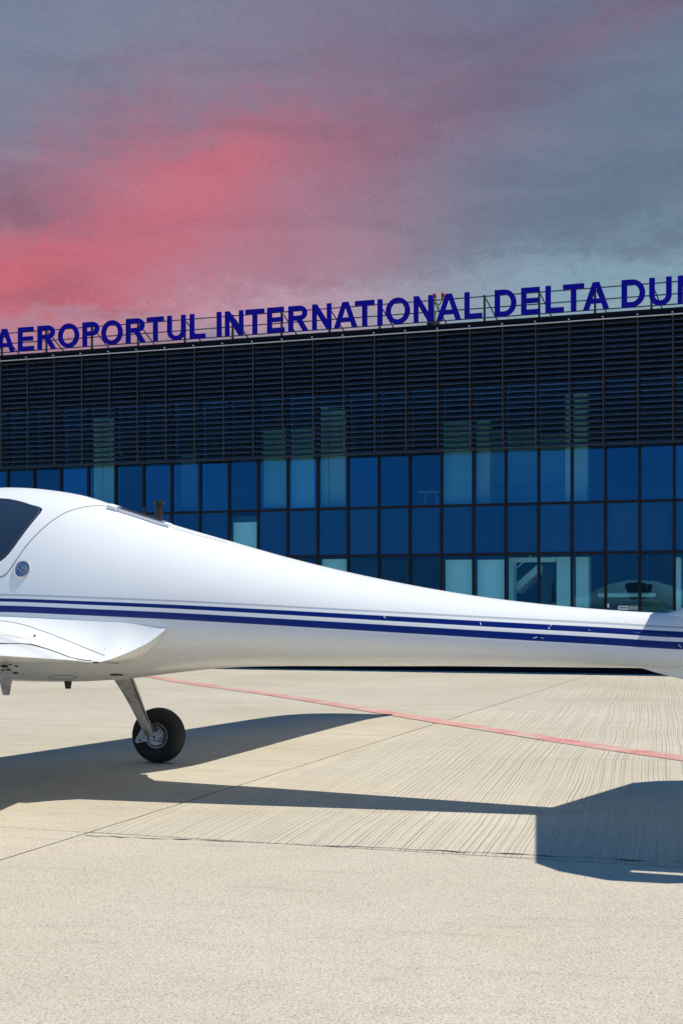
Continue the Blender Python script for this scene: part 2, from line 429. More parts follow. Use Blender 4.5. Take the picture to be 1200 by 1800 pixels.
# ------------------------------------------------------------------ terminal building
BY = 1176.5; Y0 = F*CH/(BY-HOR)
fu = Vector((math.cos(PHI), -math.sin(PHI), 0)); fn = Vector((math.sin(PHI), math.cos(PHI), 0))   # fn points into the building
FO = Vector((0, Y0, 0))
def fz(py): return CH+(HOR-py)*Y0/F
def fhit(px, d=0):            # facade coordinate u of pixel column px on the plane d metres behind the glass
    r = Vector(((px-600)/F, 1, 0)); O = FO+fn*d
    # r*t = O + fu*u
    det = r.x*(-fu.y)+fu.x*r.y
    t = (O.x*(-fu.y)+fu.x*O.y)/det
    return (r*t-O).dot(fu)
def zhit(px, py, d=0):
    r = Vector(((px-600)/F, 1, 0)); O = FO+fn*d
    det = r.x*(-fu.y)+fu.x*r.y; t = (O.x*(-fu.y)+fu.x*O.y)/det
    return CH+(HOR-py)/F*t
bld = tag(empty('terminal_building', FO, -PHI), 'two-storey airport terminal with dark louvres over blue glass curtain wall', 'building')
def hx(i): return (46.162*i+14.349)/(-.0059417*i+1)
us = [fhit(hx(i), 0) for i in range(-1, 25)]
sp0 = us[1]-us[0]; sp1 = us[-1]-us[-2]
us = [us[0]-sp0*k for k in range(12, 0, -1)]+us+[us[-1]+sp1*k for k in range(1, 13)]
NB = len(us)-1; U0, U1 = us[0], us[-1]
i_of = lambda n: n-13             # index n -> photo mullion number
zT, zR, zL, z1, z2 = fz(588), fz(598.5), fz(801), fz(894), fz(978)
zM = 5.62
MW = .026
for n, u in enumerate(us):
    mb = MB().box((u-MW, -.03, .10), (u+MW, .06, zR-.02)); mb.build('mullion', 'mullion', bld)
for z in (.12, z2, z1):
    w = .026 if z > .2 else .03
    for n in range(NB):
        MB().box((us[n]+MW, -.022, z-w), (us[n+1]-MW, .05, z+w)).build('transom', 'mullion', bld)
for n in range(NB):
    a, b = us[n]+MW, us[n+1]-MW; i = i_of(n)
    def pane(name, za, zb, m, d=0): 
        MB().box((a, d, za), (b, d+.012, zb)).build(name, m, bld)
    pane('window_pane', .15, z2-.026, 'glass_lower')
    if i == 8: pane('window_pane', z2+.026, z1-.026, 'glass_lower')
    else: pane('spandrel_panel', z2+.026, z1-.026, 'glass_spandrel')
    pane('window_pane', z1+.026, zM-.004, 'glass_upper'); pane('opaque_panel', zM+.004, zR-.03, 'glass_black')
# shell
MB().box((U0-.1, -.12, 0), (U1+.1, .12, .09)).build('plinth', 'coping', bld)
MB().box((U0, .02, zT-.5), (U1, .3, zT-.06)).build('parapet', 'mullion', bld)
MB().box((U0, .3, zT-.35), (U1, 9, zT-.25)).build('roof', 'roof_grey', bld)
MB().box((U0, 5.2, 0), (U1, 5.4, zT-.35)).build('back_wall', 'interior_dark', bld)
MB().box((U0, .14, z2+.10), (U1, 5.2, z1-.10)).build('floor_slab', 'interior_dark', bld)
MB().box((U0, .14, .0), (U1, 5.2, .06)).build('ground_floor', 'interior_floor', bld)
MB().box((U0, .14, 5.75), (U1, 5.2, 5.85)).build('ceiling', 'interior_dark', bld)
for u in (U0-.1, U1): MB().box((u, -.03, 0), (u+.1, 9, zT-.25)).build('end_wall', 'coping', bld)
MB().box((U0, 8.9, 0), (U1, 9, zT-.35)).build('rear_wall', 'roof_grey', bld)
# coping and bright rail
MB().box((U0-.1, -.34, zT-.055), (U1+.1, .35, zT)).build('coping', 'coping', bld)
MB().box((U0-.1, -.30, zR+.012), (U1+.1, -.26, zT-.055)).build('fascia', 'coping', bld)
MB().tube([(U0, -.335, zR), (U1, -.335, zR)], .013, 8).build('capping_rail', 'rail_bright', bld)
# louvre supports and blades
LD = -.235
NBL = 22; zt, zb = zR-.055, zL+.03
pitch = (zt-zb)/(NBL-1)
SO = .012
for n, u in enumerate(us):
    uu = fhit(600+F*((FO+fu*u).x/(FO+fu*u).y), LD) if 0 else u
    mb = MB().box((u-.010, LD-.060, zb-.05), (u+.010, LD-.045, zt+.09)); 
    for zq in (zb, (zb+zt)/2, zt): mb.box((u-.006, LD-.045, zq-.01), (u+.006, -.03, zq+.01))
    mb.build('louver_support', 'bracket', bld)
    MB().box((u-.014, LD-.125, zR+.028), (u+.014, LD-.07, zR+.05)).build('bolt', 'rail_bright', bld)
def blade_mesh():
    # unit-length blade, slightly curved section tilted outwards and down
    prof = []
    for t in (-1, -.5, 0, .5, 1):
        prof.append((t*.049, .004-.004*t*t))
    bot = [(x, y-.006) for x, y in prof[::-1]]
    P = prof+bot; c, s = math.cos(R(38)), math.sin(R(38))
    P = [(x*c-y*s, x*s+y*c) for x, y in P]       # x<0 is outside: lower
    k = len(P); vs = [(0, x, z) for x, z in P]+[(1, x, z) for x, z in P]
    fs = [list(range(k))[::-1], [k+i for i in range(k)]]+[[i, (i+1) % k, k+(i+1) % k, k+i] for i in range(k)]
    me = bpy.data.meshes.new('louver_blade'); me.from_pydata(vs, [], fs); me.materials.append(MATS['blade']); me.update(); return me, vs, fs
bme, bvs, bfs = blade_mesh()
bm = bmesh.new(); bm.from_mesh(bme); bmesh.ops.recalc_face_normals(bm, faces=bm.faces); bm.to_mesh(bme); bm.free()
vis = [n for n in range(NB) if 0 <= i_of(n) <= 22]
single = set(sorted(vis, reverse=True)[:13]); rest = MB(); cnt = 0
for n in range(NB):
    a, b = us[n]+.011, us[n+1]-.011
    for r in range(NBL):
        z = zt-r*pitch; jit = random.uniform(-.004, .004); ti = random.uniform(-.003, .003)
        if n in single and cnt < 286:
            o = bpy.data.objects.new('louver_blade', bme); C.objects.link(o); o.parent = bld
            o.location = (a, LD, z+jit); o.scale = (b-a, 1, 1); o.rotation_euler = (random.uniform(-.06, .06), ti, 0); cnt += 1
        else:
            M = Matrix.Translation((a, LD, z+jit)) @ Matrix.Rotation(ti, 4, 'Y') @ Matrix.Rotation(random.uniform(-.06, .06), 4, 'X') @ Matrix.Diagonal((b-a, 1, 1, 1))
            k = len(rest.v); rest.v += [M @ Vector(v) for v in bvs]; rest.f += [[k+i for i in f] for f in bfs]
tag(rest.build('louver_blades', 'blade', bld), kind='stuff')
MB().box((U0, LD-.02, zb-.062), (U1, LD+.02, zb-.047)).build('louver_bottom_rail', 'steel_dark', bld)

# interior seen through the glass
def inner(name, x0, x1, ytop, ybot, d, m, depth=.3):
    a, b = fhit(x0, d), fhit(x1, d); xm = (x0+x1)/2
    za = max(z1+.0, zhit(xm, ybot, d)) if ybot < 900 else max(.07, zhit(xm, ybot, d)); zb_ = zhit(xm, ytop, d)
    return MB().box((a, d, za), (b, d+depth, zb_)).build(name, m, bld)
for x0, x1, yt in ((165, 179, 733), (180.5, 200, 736), (564, 577, 715), (578.5, 606, 718), (838, 860, 735), (993, 1004, 690), (1009, 1032, 690)):
    inner('column', x0, x1, yt, 890, .35, 'interior_white', .25)
for x0, x1, yt in ((463, 504, 752), (512, 552, 750), (779, 829, 738)):
    inner('blind', x0, x1, yt, 892, .12, 'blind', .02)
for x0, x1, yt in ((861, 944, 756), (948, 992, 765)):
    inner('partition', x0, x1, yt, 892, 1.6, 'blind', .05)
inner('partition', 318, 345, 800, 890, 2.2, 'blind', .05)
# balustrade behind upper glass
d = .9; ua, ub = fhit(862, d), fhit(990, d)
mb = MB().tube([(ua, d, zhit(925, 854, d)), (ub, d, zhit(925, 854, d))], .012)
for k in range(5): u = ua+(ub-ua)*k/4; mb.tube([(u, d, z1), (u, d, zhit(925, 854, d))], .008)
mb.build('handrail', 'brushed', bld)
# ground floor
for x0, x1, yt, d, m in ((410, 454, 918, .10, 'interior_white'), (566, 610, 983, .10, 'interior_white'), (783, 831, 984, .12, 'interior_white'), (839, 887, 984, .12, 'interior_white')):
    inner('blind', x0, x1, yt, 1160, d, m, .02)
for x0, x1, yt in ((894, 902, 980), (978, 1006, 979), (1012, 1034, 979), (1185, 1196, 980)):
    inner('column', x0, x1, yt, 1160, .30, 'interior_white', .3)
inner('lintel', 903, 977, 980, 988, .35, 'interior_white', .2)
inner('partition', 946, 975, 988, 1160, 1.3, 'interior_dark', .05)
# staircase
d = .8; st = MB(); A = (fhit(900, d), zhit(900, 1034, d)); B = (fhit(950, d), zhit(950, 990, d))
nst = 8
for k in range(nst):
    t = k/nst; u = A[0]+(B[0]-A[0])*t; z = A[1]+(B[1]-A[1])*t
    st.box((u, d, z-.10), (u+(B[0]-A[0])/nst+.02, d+.9, z+.03))
st.build('staircase', 'interior_white', bld)
mb = MB(); mb.tube([(A[0], d-.02, A[1]+.32), (B[0], d-.02, B[1]+.32)], .015)
mb.prism([(A[0], A[1]-.14), (B[0], B[1]-.14), (B[0], B[1]+.02), (A[0], A[1]+.02)], lambda u, v, h: (u, h, v), d-.05, d-.02)
mb.build('stair_stringer', 'interior_white', bld)
# hanging tube lamp
d = .7; ua, ub, zz = fhit(1051, d), fhit(1152, d), zhit(1100, 1046, d)
Mb = bld.matrix_basis
bw = Matrix.Translation(FO) @ Matrix.Rotation(-PHI, 4, 'Z')
t = tag(empty('tube_lamp', bw @ Vector(((ua+ub)/2, d, zz)), -PHI), 'long pale tube lamp hanging behind the ground floor glass at right', 'lamp')
L = (ub-ua)/2
MB().tube([(-L, 0, 0), (L, 0, 0)], .045, 10).build('lamp_tube', 'interior_white', t)
mb = MB()
for s in (-.7, .7): mb.tube([(s*L, 0, .04), (s*L, 0, 1.1)], .004, 4)
mb.build('hanger', 'brushed', t)
# table in the upper room
d = .6; u = fhit(757, d); z = zhit(757, 865, d)
t = tag(empty('side_table', bw @ Vector((u, d, z1+.0)), -PHI), 'small pale table with chairs legs behind upper storey glass near the middle', 'table')
MB().box((-.22, -.2, z-z1-.02), (.22, .2, z-z1)).build('table_top', 'interior_white', t)
for sx in (-.16, .16): MB().tube([(sx, 0, 0), (sx*.6, 0, z-z1-.02)], .014, 6).build('leg', 'interior_white', t)
# door stickers on the glass
def plate(x0, x1, y0, y1, m, d=-.012, name='door_sticker'):
    return MB().box((fhit(x0), d-.004, zhit((x0+x1)/2, y1)), (fhit(x1), d, zhit((x0+x1)/2, y0))).build(name, m, bld)
plate(1086, 1104, 1065, 1072, 'sticker_white'); plate(1088, 1102, 1067.3, 1069.6, 'sticker_grey', -.017)
plate(1104.6, 1124.5, 1065, 1072, 'sticker_white'); plate(1105.6, 1123.5, 1065.8, 1071.2, 'sticker_green', -.017)
for k in range(4): plate(1108+k*4, 1110.4+k*4, 1067, 1070, 'sticker_white', -.022)
plate(1067.5, 1071, 1061, 1068, 'sticker_white', -.035)
inner('counter', 1040, 1190, 1066, 1160, .5, 'interior_dark', .5)
for x0, x1, y0, y1 in ((1098, 1112, 1050, 1066), (1130, 1150, 1053, 1066), (1160, 1172, 1058, 1066)):
    inner('monitor', x0, x1, y0, y1, .75, 'black', .06)

# ------------------------------------------------------------------ rooftop sign
SD = -.30
sign = tag(empty('rooftop_sign', bw @ Vector((0, SD, zT)), -PHI), 'large blue capital letters spelling the airport name on a steel frame along the roof edge', 'sign')
def arc(cx, cy, rx, ry, a0, a1, n=14): return [(cx+rx*math.cos(R(a0+(a1-a0)*k/n)), cy+ry*math.sin(R(a0+(a1-a0)*k/n))) for k in range(n+1)]
def letter(ch, w, h, s):
    t = s*.92
    if ch == 'I': return [[(0, 0), (w, 0), (w, h), (0, h)]]
    if ch == 'L': return [[(0, 0), (w, 0), (w, t), (s, t), (s, h), (0, h)]]
    if ch == 'T': return [[((w-s)/2, 0), ((w+s)/2, 0), ((w+s)/2, h-t), (w, h-t), (w, h), (0, h), (0, h-t), ((w-s)/2, h-t)]]
    if ch == 'E': m = h*.51; return [[(0, 0), (w, 0), (w, t), (s, t), (s, m-t/2), (w*.93, m-t/2), (w*.93, m+t/2), (s, m+t/2), (s, h-t), (w*.97, h-t), (w*.97, h), (0, h)]]
    if ch == 'N': return [[(0, 0), (s*.92, 0), (s*.92, h*.64), (w-s, 0), (w, 0), (w, h), (w-s*.92, h), (w-s*.92, h*.36), (s, h), (0, h)]]
    if ch == 'A':
        q = s*1.08; c = w/2; bz0, bz1 = h*.22, h*.22+t*.95
        f = lambda y: (c-q*.5)*(y/h)          # left outer edge x at y
        g_ = lambda y: q+(c-q)*(y/(h*.80))     # left inner edge x at y
        return [[(0, 0), (q, 0), (g_(bz0), bz0), (w-g_(bz0), bz0), (w-q, 0), (w, 0), (c+q*.56, h), (c-q*.56, h)],
                [(g_(bz1), bz1), (c, h*.80), (w-g_(bz1), bz1)]]
    if ch == 'O': return [arc(w/2, h/2, w/2, h/2*1.02, 0, 360, 36)[:-1], arc(w/2, h/2, w/2-s, h/2*1.02-t, 0, 360, 36)[:-1]]
    if ch == 'U':
        r = w/2; o = [(0, h)]+arc(r, h*.36, r, h*.375, 180, 360, 20)+[(w, h), (w-s, h)]+arc(r, h*.36, r-s, h*.375-t, 360, 180, 20)+[(s, h)]
        return [o]
    if ch == 'D':
        o = [(0, 0)]+arc(w*.44, h/2, w*.56, h/2, -90, 90, 18)+[(0, h)]
        i = [(s, t)]+arc(w*.44, h/2, w*.56-s, h/2-t, -90, 90, 18)+[(s, h-t)]
        return [o, i]
    if ch in 'PR':
        bt = h*.43; rr = (h-bt)/2; cx = w*.60 if ch == 'P' else w*.56; rx = (w if ch == 'P' else w*.94)-cx
        i = [(s, bt+t)]+arc(cx, bt+rr, rx-s, rr-t, -90, 90, 12)+[(s, h-t)]
        if ch == 'P': o = [(0, 0), (s, 0), (s, bt)]+arc(cx, bt+rr, rx, rr, -90, 90, 14)+[(0, h)]
        else:
            ar = arc(cx, bt+rr, rx, rr, -68, 90, 14)
            o = [(0, 0), (s, 0), (s, bt-.005), (w*.42, bt-.005), (w-s*1.15, 0), (w, 0), (ar[0][0]-w*.02, ar[0][1]-h*.0)]+ar[1:]+[(0, h)]
        return [o, i]
zLB = zhit(600, 577, SD); capH = 44.6*(Y0/F)
LET = [('A', -8, 27.5), ('E', 33.7, 61.5), ('R', 68, 100), ('O', 104, 140.5), ('P', 147, 176), ('O', 180, 217), ('R', 223, 257.5), ('T', 260, 289.5), ('U', 295.5, 327.5), ('L', 335, 362.5),
       ('I', 382.5, 390.5), ('N', 397, 429), ('T', 432.5, 465.7), ('E', 471, 501), ('R', 508, 543), ('N', 550, 583.5), ('A', 588, 629), ('T', 625, 659), ('I', 664.3, 673), ('O', 679, 721.5), ('N', 728, 761.7), ('A', 768, 811), ('L', 817, 848),
       ('D', 870, 908), ('E', 916.5, 950), ('L', 959, 991.5), ('T', 990, 1027), ('A', 1025, 1071), ('D', 1092.5, 1134), ('U', 1141, 1180.5), ('N', 1191, 1231), ('A', 1236, 1282), ('R', 1288, 1330), ('I', 1338, 1348), ('I', 1356, 1366)]
for ch, x0, x1 in LET:
    a, b = fhit(x0, SD), fhit(x1, SD)
    cu = bpy.data.curves.new('t', 'CURVE'); cu.dimensions = '2D'; cu.fill_mode = 'BOTH'; cu.extrude = .018
    for poly in letter(ch, b-a, capH, .103):
        sp = cu.splines.new('POLY'); sp.points.add(len(poly)-1); sp.use_cyclic_u = True
        for p, (x, y) in zip(sp.points, poly): p.co = (x, y, 0, 1)
    tmp = bpy.data.objects.new('t', cu); me = bpy.data.meshes.new_from_object(tmp); bpy.data.objects.remove(tmp)
    me.materials.clear(); me.materials.append(MATS['sign_blue'])
    o = bpy.data.objects.new('letter', me); C.objects.link(o); o.parent = sign; o['label'] = 'blue capital letter '+ch
    o.location = (a, -.04, zLB-zT+random.uniform(-.003, .003)); o.rotation_euler = (math.pi/2, random.uniform(-.006, .006), 0)
ua, ub = fhit(-330, SD), fhit(1520, SD)
for nm, dy in (('rail', .0), ('rail', .19), ('rail', .415)):
    z = zLB-zT+dy+ .012
    MB().box((ua, .02, z-.009), (ub, .045, z+.009)).build(nm, 'sign_steel', sign)
posts = [5, 83, 163, 244, 326, 410, 496, 580, 668, 762, 852, 948, 1046, 1145]
posts = [-75]+posts+[1248, 1355, 1465]
for k, x in enumerate(posts):
    u = fhit(x, SD+.1)
    MB().box((u-.020, .05, 0), (u+.020, .09, zLB-zT+.46)).build('post', 'sign_steel', sign)
    mb = MB().tube([(u+.02, .1, zLB-zT+.40), (u+.20, .75, -.04)], .013, 6); mb.build('brace', 'sign_steel', sign)
# obstruction lamps
u = fhit(765, .2)
ob = tag(empty('obstruction_light', bw @ Vector((u, .2, zT)), -PHI), 'twin red obstruction lamps on a brass bracket above the roof sign', 'lamp')
zz = zhit(772, 532, .2)-zT
MB().tube([(0, 0, -.2), (0, 0, .35), (.07, 0, zz-.10), (.07, 0, zz-.03)], .012, 8).build('pole', 'brass', ob)
for s in (-1, 1):
    br = MB().tube([(.07, 0, zz-.05), (.07+s*.06, 0, zz+.02), (.07+s*.085, 0, zz+.09)], .013, 8); br.tube([(.07+s*.085, 0, zz+.06), (.07+s*.085, 0, zz+.11)], .032, 10)
    br.build('bracket', 'brass', ob)
    m = Matrix.Translation((.07+s*.085, 0, zz+.11)) @ Matrix.Rotation(math.pi/2, 4, 'X')
    pr = [(.001, -.0), (.034, 0), (.038, .03), (.034, .07), (.018, .095), (.001, .10)]
    lathe([(r, h) for r, h in pr], 14, M=Matrix.Translation((.07+s*.085, 0, zz+.11)) @ Matrix(((1, 0, 0, 0), (0, 0, 1, 0), (0, 1, 0, 0), (0, 0, 0, 1)))).build('lamp_lens', 'lamp_red', ob, True)
for x0, x1, mm, lb in ((751, 759, 'steel_dark', 'left dark metal junction box under the roof sign lamps'), (764, 773, 'brass', 'right brass coloured junction box under the roof sign lamps')):
    d = .15; a, b = fhit(x0, d), fhit(x1, d)
    e = tag(empty('junction_box', bw @ Vector(((a+b)/2, d, zT)), -PHI), lb, 'box')
    bevel(MB().box((-(b-a)/2, -.04, 0), ((b-a)/2, .04, zhit(762, 568, d)-zT)).build('box_body', mm, e), .006)
    MB().box((-(b-a)/2-.006, -.046, zhit(762, 568, d)-zT), ((b-a)/2+.006, .046, zhit(762, 568, d)-zT+.012)).build('lid', mm, e)

# ------------------------------------------------------------------ aircraft
GW = gpt(279, 1341); O = GW-WX*1.45
plane = tag(empty('light_aircraft', O, -PSI), 'white light aeroplane with twin blue stripes parked on the concrete, tail to the right', 'aeroplane')
PM = Matrix.Translation(O) @ Matrix.Rotation(-PSI, 4, 'Z'); PMI = PM.inverted()
def a_of(px, w=0):
    r = (px-600)/F; p = O+WX*w
    return (r*p.y-p.x)/(AX.x-r*AX.y)
def az_of(px, py, w=0):
    a = a_of(px, w); Yd = O.y+AX.y*a+WX.y*w; return a, CH+(HOR-py)*Yd/F
TOPP = [(0, 858), (50, 858), (100, 863), (150, 872), (200, 888), (250, 904), (300, 921), (400, 950), (500, 978.5), (600, 1003), (700, 1024), (800, 1042), (900, 1056), (1000, 1066.5), (1080, 1073), (1150, 1077), (1250, 1080)]
BOTP = [(0, 1196), (60, 1198), (150, 1198), (230, 1193), (300, 1184), (400, 1174), (500, 1171), (600, 1171), (700, 1171), (800, 1171), (900, 1172), (1000, 1173), (1100, 1174), (1250, 1176)]
ztop = [(-3.05, 1.40), (-2.9, 1.47), (-2.4, 1.56), (-1.95, 1.66), (-1.5, 1.93), (-1.05, 2.055)]+[az_of(x, y) for x, y in TOPP]+[(5.5, 1.24)]
zbot = [(-3.05, 1.12), (-2.9, 1.0), (-2.4, .84), (-1.8, .76), (-1.05, .73)]+[az_of(x, y) for x, y in BOTP]+[(5.5, 1.02)]
hwid = [(-3.05, .17), (-2.9, .27), (-2.4, .42), (-1.8, .53), (-1, .57), (0, .57), (.5, .56), (1, .53), (1.5, .48), (2, .425), (2.7, .335), (3.45, .24), (4.05, .17), (4.8, .10), (5.5, .05)]
# lower edge of the lower stripe, on the near flank
sref = []
for x, y in ((0, 1076), (150, 1082), (300, 1089), (450, 1097.5), (600, 1106.5), (750, 1115.5), (900, 1124.5), (1050, 1133), (1200, 1142)):
    a = 0
    for _ in range(6): a = a_of(x, -interp(hwid, a))
    sref.append(az_of(x, y, -interp(hwid, a)))
s0 = sref[0]; sref = [(-3.05, s0[1]+.02), (-1.8, s0[1]+.01)]+sref+[(5.5, sref[-1][1]-.03)]
def sect(a):
    zt_, zb_, hw, zs = interp(ztop, a), interp(zbot, a), interp(hwid, a), interp(sref, a)
    zc = min(max(zs-.02, zb_+.3*(zt_-zb_)), zb_+.6*(zt_-zb_))
    pts = []; N = 72
    for k in range(N):
        t = 2*math.pi*k/N; c, s = math.cos(t), math.sin(t)
        if s >= 0:
            e1, e2 = 1.06, 1.0
            z = zc+(zt_-zc)*abs(s)**e2; y = hw*math.copysign(abs(c)**e1, c)
        else:
            z = zc-(zc-zb_)*abs(s)**1.0; y = hw*math.copysign(abs(c)**.95, c)
        pts.append((a, y, z))
    return pts
rows = [sect(-3.05+8.5*(k/170)) for k in range(171)]
mb = MB().grid(rows, closed=True)
n0 = len(mb.v)
mb.f.append([j for j in range(72)]); mb.f.append([170*72+j for j in range(72)][::-1])
fus = mb.build('fuselage', 'fuselage_paint', plane, True)
me = fus.data
az_ = me.attributes.new('zr', 'FLOAT', 'POINT'); aa_ = me.attributes.new('aa', 'FLOAT', 'POINT')
for i, v in enumerate(me.vertices): az_.data[i].value = v.co.z-interp(sref, v.co.x); aa_.data[i].value = v.co.x

# wings
def wing_geo(w):        # returns LE a, TE a, z of TE
    w = abs(w)
    le = interp([(0, -.98), (.6, -.95), (2.5, -.70), (4.2, -.48), (6.0, -.26), (6.5, -.12), (6.8, .15), (6.9, .45)], w)
    te = interp([(0, .70), (.64, .68), (1.3, .86), (2.2, .88), (4.2, .86), (6.0, .88), (6.5, .95), (6.8, 1.02), (6.9, 1.0)], w)
    return le, te, .895+.070*(w-.64)+(.10*max(0, w-6.3)**1.5)
def wing_pt(w, x, side):   # x chord fraction 0..1, side +1 upper
    le, te, z = wing_geo(w); c = te-le
    th = .15 if abs(w) < 3 else .13
    y = 5*th*(.2969*math.sqrt(x)-.126*x-.3516*x*x+.2843*x**3-.1036*x**4)
    cam_ = .03*4*x*(1-x)
    return Vector((le+c*x, w, z+c*(cam_+side*y)+(1-x)*.055*c))
def wing_rows(ws, x0=0, x1=1, n=22, off=0):
    rows = []
    for w in ws:
        up = [wing_pt(w, x0+(x1-x0)*(.5-.5*math.cos(math.pi*k/n)) if x0 == 0 else x0+(x1-x0)*k/n, 1)+Vector((0, 0, off)) for k in range(n, -1, -1)]
        lo = [wing_pt(w, x0+(x1-x0)*(.5-.5*math.cos(math.pi*k/n)) if x0 == 0 else x0+(x1-x0)*k/n, -1)-Vector((0, 0, off)) for k in range(0 if x0 else 1, n+(1 if x0 else 0))]
        rows.append(up+lo)
    return rows
WS = [.30, .5, .64, .8, 1.0, 1.3, 1.7, 2.2, 2.8, 3.4, 4.0, 4.6, 5.2, 5.7, 6.1, 6.4, 6.6, 6.75, 6.85, 6.9]
for s in (-1, 1):
    rows = wing_rows([s*w for w in WS]); mb = MB().grid(rows, closed=True)
    k = len(rows[0]); mb.f.append(list(range(k))); mb.f.append([(len(rows)-1)*k+j for j in range(k)][::-1])
    wo_ = mb.build('wing', 'wing_paint', plane, True)
    if s == -1: nearwing = wo_
    for nm, wa, wb in (('flap', .76, 3.3), ('aileron', 3.36, 6.0)):
        ws = [s*(wa+(wb-wa)*t/12) for t in range(13)]
        rows = wing_rows(ws, .73, 1.004, 8, .004); mb = MB().grid(rows, closed=True); k = len(rows[0])
        mb.f.append(list(range(k))); mb.f.append([12*k+j for j in range(k)][::-1]); mb.build(nm, 'wing_paint', wo_, False)
        gp = MB(); gp.tube([wing_pt(w, .725, 1)+Vector((0, 0, .001)) for w in ws], .004, 6); gp.build('hinge_gap', 'black', wo_)
# wing root fairing
def bvh_of(objs):
    vs, fs = [], []
    for o in objs:
        n = len(vs); vs += [v.co.copy() for v in o.data.vertices]; fs += [[n+i for i in p.vertices] for p in o.data.polygons]
    return BVHTree.FromPolygons(vs, fs)
fb = bvh_of([fus])
def flank(a, z, s=-1):      # point of the fuselage skin at station a and height z, side s
    h = fb.ray_cast(Vector((a, s*3, z)), Vector((0, -s, 0)))
    return h[0] if h[0] else Vector((a, s*interp(hwid, a), z))
EDGE = []
for px, py, w in ((180, 1164, -.80), (213, 1152, -.70), (241, 1140, -.63), (267, 1126, -.58), (285, 1112, -.55), (297, 1100, -.53)):
    a_, z_ = az_of(px, py, w); EDGE.append((a_, -w, z_))
A0, A1 = EDGE[0][0], EDGE[-1][0]
def edge_at(a): return interp([(e[0], e[1]) for e in EDGE], a), interp([(e[0], e[2]) for e in EDGE], a)
for s in (-1, 1):
    rows = []; NK = 60
    for k in range(NK+1):
        a = -1.15+(A1+1.15)*k/NK
        T = flank(a, interp(sref, a)-.025-.03*max(0, (a-A0)/(A1-A0))**2, s); T.y -= s*.004
        if a <= A0:
            wE = EDGE[0][1]
            le, te, z = wing_geo(wE); x = (a-le)/(te-le)
            if x >= 0:
                Ept = wing_pt(s*wE, min(.99, x), 1); zed = EDGE[0][2]
                q = min(1, max(0, (a-(A0-.25))/.25)); Ept.z = Ept.z*(1-q)+zed*q+.001
            else: Ept = wing_pt(s*wE, 0, 1); Ept.z += .001
            Ept.x = a; Bpt = flank(a, max(Ept.z-.02, .80), s); Bpt.y -= s*.02
        else:
            wE, z = edge_at(a); Ept = Vector((a, s*wE, z)); q = (A1-a)/(A1-A0)
            zq = z-.02; Bpt = flank(a, zq, s); Bpt.y -= s*.02
        Cc = Vector((a, T.y*.72+Ept.y*.28, Ept.z*.62+T.z*.38))
        row = [T*(1-t)**2+Cc*2*t*(1-t)+Ept*t*t for t in [i/12 for i in range(13)]]
        row += [Ept*(1-t)+Bpt*t+Vector((0, 0, -.006*math.sin(math.pi*t))) for t in (.12, .35, .65, 1)]
        rows.append(row)
    f = MB().grid(rows).build('wing_fairing', 'wing_paint', plane, True)
    if s == -1: nearfair = f
    f.data.set_sharp_from_angle(angle=R(75))

# decals and lines placed on the skin
skin = bvh_of([fus]); skin2 = bvh_of([fus, nearwing, nearfair])
camL = PMI @ Vector((0, 0, CH)); PR3 = PMI.to_3x3()
def hit(px, py, tree=None):
    d = PR3 @ Vector(((px-600)/F, 1, (HOR-py)/F)).normalized()
    h = (tree or skin).ray_cast(camL, d)
    if not h[0]: return None, None
    n = h[1]; n = n if n.dot(d) < 0 else -n
    return h[0], n
def polyline(pts, n):
    out = []
    for i in range(n+1):
        t = i/n*(len(pts)-1); k = min(int(t), len(pts)-2); 
        P = [pts[max(k-1, 0)], pts[k], pts[k+1], pts[min(k+2, len(pts)-1)]]; u = t-k
        out.append(tuple(.5*((2*P[1][c])+(-P[0][c]+P[2][c])*u+(2*P[0][c]-5*P[1][c]+4*P[2][c]-P[3][c])*u*u+(-P[0][c]+3*P[1][c]-3*P[2][c]+P[3][c])*u**3) for c in (0, 1)))
    return out
def skinline(name, pts, r, m, parent, tree=None, mirror=False, n=60, off=0):
    P = []
    for x, y in polyline(pts, n):
        h, nn = hit(x, y, tree)
        if h: P.append(h+nn*off)
    if len(P) < 2: return
    for s in ((1, -1) if mirror else (1,)):
        MB().tube([Vector((p.x, p.y*s, p.z)) for p in P], r, 6).build(name, m, parent, True)
skinline('panel_gap', [(-40, 1020), (0, 1014), (12, 1008), (25, 990), (50, 955), (80, 925), (110, 904), (140, 893), (170, 889), (202, 891.5)], .0032, 'gasket', fus, mirror=True)
skinline('panel_gap', [(298, 926), (340, 939), (372, 947), (400, 955)], .0016, 'gasket', fus)
def patch(name, poly, m, parent, off=.0015, mirror=True, rings=10, n=96, edge=None):
    loop = polyline(poly+[poly[0]], n)[:-1]; cx = sum(p[0] for p in loop)/n; cy = sum(p[1] for p in loop)/n
    rowsP = []
    for r in range(rings+1):
        t = max(.01, r/rings); row = []
        for x, y in loop:
            h, nn = hit(cx+(x-cx)*t, cy+(y-cy)*t)
            if h is None: return None
            row.append(h+nn*(off if r < rings else -.002))
        rowsP.append(row)
    for s in ((1, -1) if mirror else (1,)):
        o = MB().grid([[Vector((p.x, p.y*s, p.z)) for p in row] for row in rowsP], closed=True).build(name, m, parent, True)
        if edge: MB().tube([Vector((p.x, p.y*s, p.z)) for p in rowsP[-2]+[rowsP[-2][0]]], edge, 6).build('window_seal', 'gasket', o, True)
def pv(*p): return list(p)
patch('rear_window', [(-118, 905), (-100, 884), (-40, 876), (0, 873), (30, 877), (60, 885), (76, 891), (77, 897), (70, 906), (52, 928), (35, 951), (18, 974), (0, 990), (-30, 1000), (-70, 1004), (-105, 1000), (-118, 985)], 'window_tint', fus, .003, edge=.004)
